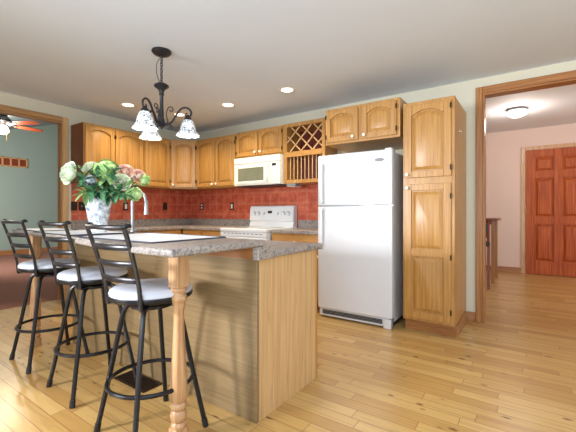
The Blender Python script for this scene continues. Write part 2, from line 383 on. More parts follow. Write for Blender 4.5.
# ---------------------------------------------------------------- cabinet parts
def arch_z(u, a):
    u = abs(u)
    return 0 if u > .93 else a*(1-(u/.93)**2)**.9
def loop(x0, x1, z0, z1, a, y, inset=0, N=24, nz=1):
    """counter-clockwise loop: bottom-left, bottom-right, then across the arched top right to left"""
    x0 += inset; x1 -= inset; z0 += inset; z1 -= inset
    pts = [(x0, y, z0), (x1, y, z0)]
    for k in range(N+1):
        u = 1-2*k/N; x = (x0+x1)/2+u*(x1-x0)/2
        pts.append((x, y, z1-a+arch_z(u, a) if a else z1))
    return pts
def door_mesh(x0, x1, z0, z1, openings, th=.02):
    """frame with recessed reveals; openings = list of (x0,x1,z0,z1,arch); returns frame MB and list of raised-panel MBs"""
    frame = MB(); panels = []
    zs = sorted([z0]+[v for o in openings for v in (o[2], o[3])]+[z1])
    N = 24
    ox0, ox1 = openings[0][0], openings[0][1]
    frame.box(x0, ox0, -th, 0, z0, z1).box(ox1, x1, -th, 0, z0, z1)
    ops = sorted(openings, key=lambda o: o[2])
    frame.box(ox0, ox1, -th, 0, z0, ops[0][2])
    for i, o in enumerate(ops):
        top = ops[i+1][2] if i+1 < len(ops) else z1
        if o[4]:
            lo = loop(o[0], o[1], o[2], o[3], o[4], 0)[2:]
            poly = [(o[0], top), (o[0], lo[-1][2])]+[(p[0], p[2]) for p in reversed(lo[1:-1])]+[(o[1], lo[0][2]), (o[1], top)]
            frame.prism(poly, -th, 0, 'y')
        else: frame.box(ox0, ox1, -th, 0, o[3], top)
        p = MB(); a = o[4]
        L = [loop(o[0], o[1], o[2], o[3], a, -.001, -.002), loop(o[0], o[1], o[2], o[3], a, -.001, .011), loop(o[0], o[1], o[2], o[3], a*.92, -.0135, .036), loop(o[0], o[1], o[2], o[3], a*.92, -.0145, .039)]
        n = len(L[0]); vs = [q for l in L for q in l]
        fs = [(i*n+j, i*n+(j+1) % n, (i+1)*n+(j+1) % n, (i+1)*n+j) for i in range(3) for j in range(n)]
        fs.append(tuple(range(3*n, 4*n)))
        p.add(vs, fs); panels.append(p)
    return frame, panels
def cab_door(root, x0, x1, z0, z1, arch=.045, knob=None, hinge=None, mid=None, st=.05, hz=None, oak='oak', y=0.0):
    d = bpy.data.objects.new('door', None)
    if mid: ops = [(x0+st, x1-st, z0+st, mid-st*.55, 0), (x0+st, x1-st, mid+st*.55, z1-st, arch)]
    else: ops = [(x0+st, x1-st, z0+st, z1-st*(.8 if arch else 1), arch)]
    fr, ps = door_mesh(x0, x1, z0, z1, ops)
    d = fr.build('door', oak, root, .0035); d.location.y = y
    for p in ps: p.build('raised_panel', oak, d, angle=20)
    if knob:
        kx, kz = knob
        MB().lathe([(.004, .02), (.008, .021), (.006, .03), (.014, .036), (.0165, .042), (.014, .049), (.006, .052)], 16, (kx, 0, kz), 'y').build('knob', 'porcelain', d)
    if hinge:
        hx = x1 if hinge == 'r' else x0
        for q in (hz or (z0+.09, z1-.09)):
            MB().box(hx-.008, hx+.006, -.026, -.019, q-.022, q+.022).tube([(hx, -.026, q-.024), (hx, -.026, q+.024)], .005, 8).build('hinge', 'bronze', d, .001)
    return d
def drawer(root, x0, x1, z0, z1, knobs, oak='oakx'):
    d = MB().box(x0, x1, -.02, 0, z0, z1).build('drawer', oak, root, .006)
    for kx in knobs:
        MB().lathe([(.004, .02), (.008, .021), (.006, .03), (.014, .036), (.0165, .042), (.014, .049), (.006, .052)], 16, (kx, 0, (z0+z1)/2), 'y').build('knob', 'porcelain', d)
def body(root, w, d, h, oak='oak'):
    return MB().box(0, w, 0, d, 0, h).build('body', oak, root, .003)

UZ0, UZ1 = 1.475, 2.225; UH = UZ1-UZ0
# wall A uppers (front faces +x), local x = world y
XU = -4.53; YU = 3.67; G = .0015
r = thing('wall_cabinet', 'golden oak wall cabinet with two arched doors beside the wide den opening', 'cabinet', (XU, 2.122, UZ0), PI/2, 'golden oak wall cabinets')
body(r, .818, .33-G, UH)
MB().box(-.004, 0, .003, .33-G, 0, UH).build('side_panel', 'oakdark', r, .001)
cab_door(r, .015, .385, .02, UH-.03, knob=None, hinge='r'); cab_door(r, .40, .803, .02, UH-.03, knob=None, hinge='l')
r = thing('wall_cabinet', 'narrow golden oak wall cabinet with one arched door left of the angled corner cabinet', 'cabinet', (XU, 2.942, UZ0), PI/2, 'golden oak wall cabinets')
body(r, .445, .33-G, UH); cab_door(r, .015, .43, .02, UH-.03, knob=None, hinge='r')
# diagonal corner
dx = .28/2; cl = math.hypot(.28, .28)
r = thing('corner_wall_cabinet', 'golden oak angled corner wall cabinet with one arched door and a white knob', 'cabinet', (XU, 3.39, UZ0), PI/4)
Rm = Matrix.Rotation(-PI/4, 2)
pts = [Vector((0, 0)), Vector((.28, .28)), Vector((.28, .609)), Vector((-.329, .609)), Vector((-.329, 0))]
MB().prism([tuple(Rm @ p) for p in pts], 0, UH).build('body', 'oak', r, .002)
cab_door(r, .02, cl-.02, .02, UH-.03, knob=(.045, .055), hinge='r')
# wall B uppers
r = thing('wall_cabinet', 'tall golden oak wall cabinet with two arched doors left of the microwave', 'cabinet', (-4.248, YU, UZ0), 0, 'golden oak wall cabinets')
body(r, .826, .33-G, UH)
cab_door(r, .015, .405, .02, UH-.03, knob=(.37, .055), hinge='l'); cab_door(r, .42, .811, .02, UH-.03, knob=(.455, .055), hinge='r')
r = thing('wall_cabinet', 'short golden oak wall cabinet with two arched doors above the microwave', 'cabinet', (-3.42, YU, 1.865), 0, 'golden oak wall cabinets')
body(r, .822, .33-G, .368)
cab_door(r, .015, .40, .02, .345, arch=.045, knob=(.365, .06), hinge='l', hz=(.07, .29), st=.05); cab_door(r, .42, .807, .02, .345, arch=.045, knob=(.455, .06), hinge='r', hz=(.07, .29), st=.05)
# wine rack cabinet
def wine():
    W, D, z0 = .60, .33-G, 1.475; H = 2.235-z0
    r = thing('wine_rack_cabinet', 'open oak cabinet with diamond wine lattice over plate-rack dowels beside the fridge', 'cabinet', (-2.596, YU, z0), 0)
    f = MB().box(0, .045, 0, D, 0, H).box(W-.045, W, 0, D, 0, H).box(.045, W-.045, 0, D, H-.045, H).box(.045, W-.045, 0, D, 0, .03).box(.045, W-.045, 0, .02, .03, .045)
    f.build('frame', 'oak', r, .002)
    sh = MB().box(.045, W-.045, 0, D, .345, .36).box(.045, W-.045, -.003, .02, .335, .40); sh.build('shelf', 'oakx', r, .002)
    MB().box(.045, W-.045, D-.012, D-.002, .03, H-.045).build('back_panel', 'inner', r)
    # lattice, clipped to its rectangle
    X0, X1, Z0, Z1 = .045, W-.045, .40, H-.045; step = .165
    def clip(c, sgn):
        # z = sgn*x + c
        pts = []
        for x in (X0, X1):
            z = sgn*x+c
            if Z0-1e-9 <= z <= Z1+1e-9: pts.append((x, z))
        for z in (Z0, Z1):
            x = (z-c)*sgn
            if X0 < x < X1: pts.append((x, z))
        if len(pts) < 2: return None
        pts.sort(); return pts[0], pts[-1]
    for sgn, yy in ((1, .008), (-1, .020)):
        c0 = -.7 if sgn == 1 else .3
        for k in range(16):
            s = clip(c0+k*step*1.0+.02, sgn)
            if not s or math.dist(*s) < .06: continue
            (xa, za), (xb, zb) = s; d = Vector((xb-xa, zb-za)).normalized(); n = Vector((-d.y, d.x))*.0075
            poly = [(xa+n.x, za+n.y), (xa-n.x, za-n.y), (xb-n.x, zb-n.y), (xb+n.x, zb+n.y)]
            MB().prism(poly, yy, yy+.011, 'y').build('lattice_strip', 'oakpale', r)
            if sgn == 1 or True:
                pass
    for k in range(9):
        x = .045+(W-.09)*(k+.7)/9.4
        MB().tube([(x, .03, .045), (x, .03, .345)], .0065, 8).build('dowel', 'oakpale', r)
wine()
# fridge cabinet
r = thing('fridge_wall_cabinet', 'deep oak wall cabinet with two arched doors over the white refrigerator', 'cabinet', (-1.80, 3.32, 1.822), 0)
body(r, .795, YB-3.32-G, .375)
cab_door(r, .015, .375, .022, .35, arch=.042, knob=(.325, .055), hinge='l', hz=(.08, .29), st=.05); cab_door(r, .42, .765, .022, .35, arch=.042, knob=(.448, .055), hinge='r', hz=(.08, .29), st=.05)
# pantry
def pantry():
    W = .446; x0 = -.980; yf = 3.33; D = YB-yf-G
    r = thing('pantry_cabinet', 'tall oak pantry cabinet with two doors standing right of the refrigerator', 'cabinet', (x0, yf, 0), 0)
    MB().box(0, W, 0, D, .11, 2.125).build('body', 'oak', r, .003)
    MB().box(.0, W-.002, .07, D, 0, .108).build('toe_kick', 'trimx', r, .002)
    MB().box(W-.003, W+.011, .075, D-.002, 0, .095).build('side_base_trim', 'basey', r, .003)
    cab_door(r, .02, W-.028, 1.425, 2.09, arch=.048, knob=(.045, 1.455), hinge='r', hz=(1.50, 2.04), st=.06)
    cab_door(r, .02, W-.028, .135, 1.365, arch=0, knob=(.045, 1.33), hinge='r', hz=(.23, .71, 1.25), mid=.735, st=.06)
pantry()
hk = MB().lathe([(.002, 0), (.011, .001), (.011, .004), (.004, .006)], 14, (0, 0, 0), 'x').tube([(.004, 0, -.002), (.014, 0, -.012), (.02, 0, -.004)], .003, 6).build('wall_hook', 'porcelain', None)
hk.location = (-.5335, 3.56, 1.86); tag(hk, 'small white adhesive hook on the side of the tall pantry', 'hook')

# base cabinets
BH, CT = .86, .90
def base_cab(label, loc, rz, w, units, d=.61):
    r = thing('base_cabinet', label, 'cabinet', loc, rz, 'golden oak base cabinets')
    MB().box(0, w, 0, d, .1, BH).build('body', 'oak', r, .003); MB().box(.002, w-.002, .07, d, 0, .1).build('toe_kick', 'base', r)
    n = units; u = w/n
    for k in range(n):
        a, b_ = k*u+.015, (k+1)*u-.015
        drawer(r, a, b_, .69, .835, [(a+b_)/2]); cab_door(r, a, b_, .125, .67, arch=.04, knob=((b_-.03) if k % 2 == 0 else a+.03, .62), hinge='l' if k % 2 == 0 else 'r')
XF, YF = -4.25, 3.39
base_cab('golden oak base cabinet under the left counter, nearest the den opening', (XF, 2.13, 0), PI/2, .62, 1, .61-G)
base_cab('golden oak base cabinet under the left counter, next to the counter corner', (XF, 2.752, 0), PI/2, .62, 1, .61-G)
base_cab('golden oak base cabinet with drawers between the counter corner and the white range', (-4.235, YF, 0), 0, .84, 2, .61-G)
base_cab('golden oak base cabinet between the white range and the refrigerator', (-2.575, YF, 0), 0, .70, 1, .61-G)
# counters
def counter_left():
    r = thing('kitchen_countertop', 'speckled grey-brown L-shaped countertop in the corner left of the range', 'countertop', (0, 0, 0))
    poly = [(XA+.002, 2.12), (XF+.03, 2.12), (XF+.03, YF-.03), (-3.392, YF-.03), (-3.392, YB-.002), (XA+.002, YB-.002)]
    MB().prism(poly, BH+.001, CT).build('top', 'granite', r, .006)
    MB().prism([(XA+.002, 2.12), (XA+.022, 2.12), (XA+.022, YB-.022), (-3.392, YB-.022), (-3.392, YB-.002), (XA+.002, YB-.002)], CT, 1.005).build('upstand', 'granite', r, .003)
counter_left()
r = thing('kitchen_countertop', 'short speckled countertop between the range and the refrigerator', 'countertop', (0, 0, 0))
MB().box(-2.578, -1.86, YF-.03, YB-.002, BH+.001, CT).build('top', 'granite', r, .006)
MB().box(-2.578, -1.86, YB-.022, YB-.002, CT, 1.005).build('upstand', 'granite', r, .003)
# backsplash
bs = MB().prism([(XA+.001, 2.125), (XA+.006, 2.125), (XA+.006, YB-.006), (-1.0, YB-.006), (-1.0, YB-.001), (XA+.001, YB-.001)], 1.006, 1.474)
bs.box(-3.39, -2.58, YB-.006, YB-.001, .8, 1.006)
tag(bs.build('tile_backsplash', 'tile', None, 0, smooth=False), 'copper red pressed-tile backsplash between counters and wall cabinets', 'backsplash')

# range
def kitchen_range():
    x0, W, yf = -3.37, .775, 3.32; D = YB-yf-.012
    r = thing('kitchen_range', 'white freestanding electric range standing between two counters', 'stove', (x0, yf, 0))
    MB().box(0, W, .02, D, .06, .86).build('body', 'white', r, .004)
    MB().box(.02, W-.02, .06, D-.02, 0, .06).build('base', 'black', r)
    MB().box(-.004, W+.004, -.02, D-.03, .86, .905).build('cooktop', 'white', r, .012, seg=3)
    for (bx, by, br) in ((.2, .17, .10), (.58, .17, .08), (.2, .45, .08), (.58, .45, .10)):
        MB().lathe([(br, .9052), (br, .9062), (br-.008, .9064), (br-.012, .9055)], 28, (bx, by, 0)).build('burner', 'greyplastic', r)
    fp = MB().box(.002, W-.002, -.018, .02, .80, .858).build('vent_panel', 'white', r, .008)
    for k in range(10):
        x = .07+k*.066; MB().box(x, x+.045, -.0195, -.017, .835, .845).build('vent_slot', 'greyplastic', fp)
    d = MB().box(.004, W-.004, -.022, .02, .24, .795).build('oven_door', 'white', r, .008)
    MB().box(.14, W-.14, -.024, -.02, .36, .62).build('window', 'darkglass', d, .002)
    MB().tube(spline([(.07, -.02, .745), (.09, -.06, .745), (W/2, -.066, .745), (W-.09, -.06, .745), (W-.07, -.02, .745)], 6), .012, 10).build('handle', 'white', d)
    MB().box(.004, W-.004, -.018, .02, .07, .23).build('storage_drawer', 'white', r, .008)
    # backguard: swept profile
    prof = [(D-.11, .905), (D-.085, .985), (D-.10, .99), (D-.085, 1.165), (D-.07, 1.195), (D-.045, 1.205), (D, 1.20), (D, .86)]
    bgd = MB().prism([(p[0], p[1]) for p in prof], .004, W-.004, 'x').build('backguard', 'white', r, .006)
    ct = MB()
    tilt = lambda z: D-.10+.015*(z-.99)/.175
    for (kx, big) in ((.09, 1), (.17, 1), (W-.17, 1), (W-.09, 1), (W/2-.12, 0), (W/2+.12, 0)):
        rr = .026 if big else .014
        k = MB().lathe([(rr, -.003), (rr, .008), (rr*.8, .018), (rr*.75, .02)], 20, (kx, tilt(1.09), 1.09), 'y'); k.build('control_knob', 'white', bgd)
        MB().lathe([(rr*1.28, -.004), (rr*1.28, .0015)], 24, (kx, tilt(1.09), 1.09), 'y').build('dial_ring', 'greyplastic', bgd)
    MB().box(W/2-.05, W/2+.02, tilt(1.10)-.004, tilt(1.10)+.01, 1.095, 1.13).build('clock_display', 'black', bgd)
kitchen_range()

# microwave
def microwave():
    x0, W, yf, z0, H = -3.40, .79, 3.60, 1.462, .392; D = YB-yf-.008
    r = thing('microwave_oven', 'cream over-the-range microwave mounted under the short oak cabinet', 'microwave', (x0, yf, z0))
    MB().box(0, W, .03, D, .012, H).build('body', 'bisque', r, .004)
    MB().box(.01, W-.01, .05, D-.02, 0, .014).build('grease_filter', 'black', r)
    g = MB().box(0, W, 0, .03, H-.085, H).build('vent_grille', 'bisque', r, .008)
    for k in range(3): MB().box(.03, W-.03, -.001, .004, H-.05+k*.012, H-.047+k*.012).build('louvre', 'ivory', g)
    d = MB().box(0, W-.165, 0, .03, .015, H-.09).build('door', 'bisque', r, .008)
    MB().box(.05, W-.225, -.012, .0, .04, H-.115).build('window_frame', 'bisque', d, .004)
    MB().box(.085, W-.255, -.014, -.008, .07, H-.145).build('window', 'darkglass', d, .002)
    MB().tube(spline([(W-.19, -.002, .04), (W-.18, -.038, .09), (W-.175, -.045, .16), (W-.18, -.038, .25), (W-.19, -.002, H-.095)], 6), [.015]*25, 10).build('handle', 'white', d)
    p = MB().box(W-.162, W, 0, .03, .015, H-.09).build('control_panel', 'bisque', r, .006)
    MB().box(W-.125, W-.06, -.002, .004, H-.145, H-.112).build('display', 'black', p)
    for i in range(3):
        for j in range(5): MB().box(W-.135+i*.042, W-.105+i*.042, -.0015, .004, .04+j*.036, .064+j*.036).build('button', 'ivory', p)
microwave()
ul = thing('under_cabinet_light', 'flat grey light fixture under the wine rack beside the microwave', 'light fixture', (-2.56, 3.70, 1.474))
MB().box(0, .14, -.03, .12, -.035, 0).build('housing', 'greyplastic', ul, .004); MB().box(.01, .13, -.02, .11, -.039, -.035).build('lens', 'ivory', ul)

# refrigerator
def fridge():
    x0, W, yf = -1.862, .80, 3.247; H = 1.705
    r = thing('refrigerator', 'white top-freezer refrigerator standing between the counter and the pantry', 'refrigerator', (x0, yf, 0))
    MB().box(.008, W-.008, .075, .70, .05, H-.015).build('cabinet', 'white', r, .006)
    MB().box(.03, W-.03, .11, .68, 0, .05).build('base', 'black', r)
    k = MB().box(.012, W-.012, .03, .078, .014, .094).build('kick_grille', 'white', r, .006)
    MB().box(.05, W-.10, .027, .032, .034, .080).build('grille_opening', 'black', k, .003)
    for i in range(3): MB().box(.052, W-.102, .0255, .0285, .041+i*.014, .046+i*.014).build('grille_slat', 'greyplastic', k)
    MB().box(W-.085, W-.012, .012, .06, .0, .088).build('front_foot', 'white', r, .005)
    def door(name, z0, z1):
        n = 12; poly = [(0, .068), (W, .068)]
        for i in range(n+1):
            u = 1-2*i/n; poly.append((W/2+u*W/2, .012*u*u))
        return MB().prism(poly, z0, z1).build(name, 'white', r, .012, seg=3)
    f = door('freezer_door', 1.178, H); d = door('refrigerator_door', .098, 1.168)
    def handle(par, z0, z1, flip):
        zs = [z0, z0+.03, z0+.10, (z0+z1)/2, z1-.10, z1-.03, z1]
        ys = [-.0, -.022, -.03, -.031, -.03, -.022, 0]
        if flip: ys = [-.028, -.032, -.032, -.032, -.03, -.024, 0]
        else: ys = [0, -.024, -.03, -.032, -.032, -.032, -.028]
        pts = spline([(.06, y+.006, z) for y, z in zip(ys, zs)], 6)
        MB().tube(pts, [(.017, .010)]*len(pts), 12, flat=(1, 0, 0)).build('handle', 'white', par)
        e = (z0+.012) if flip else (z1-.012)
        MB().box(.046, .074, -.024, .012, e-.012, e+.012).build('handle_mount', 'white', par, .004)
    handle(f, 1.20, 1.62, True); handle(d, .72, 1.15, False)
    MB().prism([(W-.12+.045*math.cos(a)*1.0, 1.61+.016*math.sin(a)) for a in [2*PI*i/24 for i in range(24)]], -.002, .012, 'y').build('badge', 'greyplastic', r, .001)
    MB().box(W-.075, W-.012, .03, .15, H-.013, H+.016).build('hinge_cover', 'white', r, .006)
    MB().box(W-.035, W-.004, .03, .09, .055, .096).build('bottom_hinge', 'greyplastic', r, .003)
fridge()

# ---------------------------------------------------------------- island
IX0, IX1, IY0, IY1 = -3.20, -1.17, 1.41, 2.03
def island():
    r = thing('island_cabinet', 'oak kitchen island cabinet under the two-level speckled counter', 'kitchen island', (0, 0, 0))
    MB().box(IX0, IX1-.02, IY0+.02, IY1, 0, .855).build('body', 'oak', r, .002)
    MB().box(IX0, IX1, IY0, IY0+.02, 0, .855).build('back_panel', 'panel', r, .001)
    MB().box(IX1-.02, IX1, IY0+.0205, IY1-.012, 0, .855).build('end_panel', 'oakpale', r, .001)
    MB().box(IX1-.02, IX1-.002, IY1-.011, IY1+.012, .0, .855).build('face_stile', 'oak', r, .002)
    MB().box(IX0, IX1-.006, IY0-.012, IY0+.10, .857, .924).build('bar_support', 'trimx', r, .002)
island()
ic = thing('island_countertop', 'lower speckled work counter of the island, one step below the bar', 'countertop', (0, 0, 0))
MB().box(IX0-.03, -1.142, IY0+.105, 2.075, .857, .897).build('top', 'granite', ic, .012, seg=3)
MB().box(IX1-.005, -1.136, IY0-.03, IY0+.104, .8565, .9245).build('step_riser', 'granite', ic, .004)
bar = MB().prism([(-1.138, .862), (-1.138, 1.435), (-3.80, 1.53), (-3.90, 1.48), (-3.90, 1.24), (-3.82, 1.18), (-3.0, 1.07), (-2.16, .955), (-1.72, .88), (-1.5, .862)], .925, .958)
tag(bar.build('breakfast_bar_top', 'granite', None, .010, seg=3), 'long speckled grey raised bar top on turned wooden posts', 'bar counter')
def post(loc, label):
    r = thing('turned_post', label, 'post', loc, 0, 'turned posts under the bar')
    s = .035
    MB().box(-s, s, -s, s, .745, .9245).build('top_block', 'post', r, .004)
    prof = [(.030, .746), (.037, .740), (.037, .728), (.028, .722), (.028, .712), (.038, .704), (.040, .692), (.036, .680), (.028, .672), (.031, .660), (.026, .640), (.024, .60), (.028, .50), (.035, .38), (.040, .27), (.041, .225), (.036, .205), (.030, .198), (.037, .190), (.040, .178), (.036, .166), (.030, .160), (.037, .150), (.040, .132), (.036, .112), (.029, .104), (.036, .096), (.038, .084), (.033, .072), (.030, .064)]
    MB().lathe(prof, 28).build('turned_shaft', 'post', r, angle=60)
    MB().box(-s, s, -s, s, 0, .075).build('base_block', 'post', r, .006)
post((-1.385, 1.085, 0), 'turned wooden post under the near corner of the bar, beside the closest stool')
post((-3.36, 1.195, 0), 'turned wooden post under the far end of the bar, behind the farthest stool')
for lab, x0, x1, sk in (('white placemat with dark piping on the bar end nearest the camera', -2.18, -1.43, .02), ('white placemat with dark piping at the middle of the bar beside the vase', -2.98, -2.32, .10), ('white placemat with dark piping at the far end of the bar', -3.66, -3.06, .15)):
    r = thing('placemat', lab, 'placemat', ((x0+x1)/2, 1.175 - sk*.0+(.10 if x0 < -3 else .06 if x0 < -2.2 else .04), .9585), -sk*.7, 'placemats along the bar')
    a, c = (x1-x0)/2, .205
    if x0 > -2.2: a, c = .37, .235
    if x0 < -3: c = .14
    MB().box(-a, a, -c, c, 0, .004).build('cloth', 'mat', r, .0015)
    MB().tube([(-a, -c, .003), (a, -c, .003), (a, c, .003), (-a, c, .003)], .0045, 6, closed=True).build('piping', 'matedge', r)

# faucet on the island
f = thing('kitchen_faucet', 'tall brushed-nickel gooseneck faucet on the island behind the flower vase', 'faucet', (-2.865, 1.75, .897))
MB().lathe([(.032, 0), (.032, .008), (.022, .014), (.018, .04), (.016, .06)], 20).build('base', 'steel', f)
pts = [(0, 0, .03), (0, 0, .315)]+[(.058-.058*math.cos(a), .0, .315+.07*math.sin(a)) for a in [PI*k/14 for k in range(1, 14)]]+[(.120, 0, .30)]
MB().tube(spline(pts, 2), .0135, 14).build('gooseneck', 'steel', f)
MB().lathe([(.014, .31), (.017, .30), (.017, .235), (.022, .20), (.022, .19)], 16, (.122, 0, 0)).build('spray_head', 'steel', f)
MB().tube([(.012, 0, .05), (.07, -.02, .075)], [.008, .006], 10).build('lever', 'steel', f)
f.rotation_euler.z = math.radians(34)

# ---------------------------------------------------------------- bar stools
def make_stool():
    r = thing('bar_stool', '', 'bar stool', (0, 0, 0), 0, 'black metal bar stools along the bar')
    MB().lathe([(.10, .672), (.190, .675), (.199, .682), (.202, .692), (.200, .702), (.18, .704)], 40).build('seat_pan', 'stool', r)
    MB().lathe([(.12, .703), (.196, .703), (.199, .712), (.193, .726), (.174, .736), (.12, .742), (.05, .744), (.004, .7445)], 40).build('seat_cushion', 'seat', r, angle=60)
    MB().lathe([(.10, .63), (.10, .645), (.05, .65), (.05, .672)], 24).build('swivel', 'stool', r)
    for k in range(4):
        a = PI/4+k*PI/2
        pr = spline([(.03, .642), (.085, .642), (.125, .624), (.145, .575), (.17, .46), (.212, .26), (.268, .012)], 6)
        pts = [(p.x*math.cos(a), p.x*math.sin(a), p.y) for p in [Vector((q[0], q[1])) for q in pr]]
        lg = MB().tube(pts, .0125, 10).build('leg', 'stool', r)
        MB().tube([(.262*math.cos(a), .262*math.sin(a), .04), (.2705*math.cos(a), .2705*math.sin(a), 0)], .0155, 10).build('foot_cap', 'black', lg)
    MB().tube([(.205*math.cos(a), .205*math.sin(a), .265) for a in [2*PI*k/48 for k in range(48)]], .0105, 10, closed=True).build('foot_ring', 'stool', r)
    zz = lambda z: .66+(z-.64)*.925
    def back(z):   # half width and y of the backrest line
        t = (z-.64)/.41
        return .134+.017*t**1.2, -.155-.03*t-.082*max(0, t-.2)**1.3
    for s in (-1, 1):
        zs = [.64, .70, .76, .82, .88, .94, 1.0, 1.045]
        pts = [(s*back(z)[0], back(z)[1], zz(z)) for z in zs]
        pts = [(s*.10, -.09, .660), (s*.13, -.14, .658)]+pts
        pts = spline(pts, 4)
        MB().tube(pts, [(.015, .0075)]*len(pts), 10, flat=(.35, 1, 0)).build('back_post', 'stool', r)
    for z in (.785, .868, .95):
        h, y = back(z); n = 12; rows_ = []
        m = MB(); pts = [(h*(2*i/n-1), y-.028*(1-(2*i/n-1)**2), zz(z)) for i in range(n+1)]
        m.tube(pts, [(.014, .004)]*len(pts), 8, flat=(0, 0, 1)).build('back_slat', 'stool', r)
    h, y = back(1.045); n = 14
    pts = [(h*1.0*(2*i/n-1), y-.035*(1-(2*i/n-1)**2), zz(1.048)) for i in range(n+1)]
    curl = lambda s: [(s*(h+.001), y, zz(1.05)), (s*(h+.001), y+.010, zz(1.058)), (s*(h+.001), y+.020, zz(1.056)), (s*(h+.001), y+.022, zz(1.047))]
    pts = list(reversed(curl(-1)))+pts[1:-1]+curl(1)
    pts = spline(pts, 3)
    MB().tube(pts, .0105, 10).build('top_rail', 'stool', r)
    for ch in [o for o in bpy.data.objects if o.parent == r and not o.name.startswith(('leg', 'foot_ring'))]: ch.rotation_euler.z = .13
    return r
st = make_stool()
for i, (x, y, rz, lab) in enumerate([(-1.585, 1.075, -.10, 'black metal bar stool with grey round seat, closest to the camera beside the near post'),
                                     (-2.30, 1.14, -.08, 'black metal bar stool with grey round seat, standing between two other stools'),
                                     (-3.00, 1.165, -.06, 'black metal bar stool with grey round seat, farthest along the bar near the den')]):
    o = st if i == 0 else copy_tree(st)
    o.location = (x, y, 0); o.rotation_euler.z = rz; o['label'] = lab
# floor register
fr = thing('floor_register', 'dark brown metal floor vent register behind the closest bar stool', 'vent', (-2.11, 1.325, 0), 0)
t = MB().box(-.17, .17, -.07, -.055, 0, .006).box(-.17, .17, .055, .07, 0, .006).box(-.17, -.155, -.055, .055, 0, .006).box(.155, .17, -.055, .055, 0, .006)
t.build('frame', 'grate', fr, .001)
MB().box(-.155, .155, -.055, .055, .0, .001).build('duct', 'black', fr)
for k in range(12):
    x = -.142+k*.0258; MB().box(x-.004, x+.004, -.055, .055, .001, .005).build('louvre', 'grate', fr)

# ---------------------------------------------------------------- vase and flowers
VX, VY, VZ = -2.605, 1.325, .9585
v = thing('flower_vase', 'tapered cut-crystal vase of flowers standing on the bar top', 'vase', (VX, VY, VZ))
MB().lathe([(.050, 0), (.055, .004), (.058, .02), (.076, .14), (.097, .262), (.100, .270), (.094, .270), (.072, .14), (.052, .03), (.004, .026)], 32).build('body', 'vase', v)
fwd = Vector((-.568, .823, 0)); rgt = Vector((.823, .568, 0))
base_p = Vector((VX, VY, VZ+.03))
def P(px, py, dd=0):
    Z = 2.57+dd
    return Vector((0, 0, 1.10))+(fwd+rgt*((px-288)/350)+Vector((0, 0, 1))*((213-py)/350))*Z
def leaf_rows(L, W, bend=.25, n=7, m=4):
    rows = []
    for i in range(n+1):
        t = i/n; w_ = W*math.sin(PI*min(1, t*.93+.05))**.8*.5
        rows.append([(w_*(2*j/m-1), t*L, -bend*L*t*t+.12*abs(w_*(2*j/m-1))) for j in range(m+1)])
    return rows
def xform(rows, mat): return [[tuple(mat @ Vector(p)) for p in r_] for r_ in rows]
def frame_to(d):
    d = d.normalized(); return d.to_track_quat('Z', 'Y').to_matrix().to_4x4()
def stem_mesh(root_w, tip, side=0):
    mid = base_p.lerp(tip, .55); mid.z += .05; neck = base_p.lerp(tip, .3); 
    rim = Vector((VX, VY, VZ+.262))+((tip-base_p)*Vector((1, 1, 0))).normalized()*.055
    return spline([base_p+((tip-base_p)*Vector((1, 1, 0)))*.02, rim, rim.lerp(tip, .55)+Vector((0, 0, .02)), tip], 6)
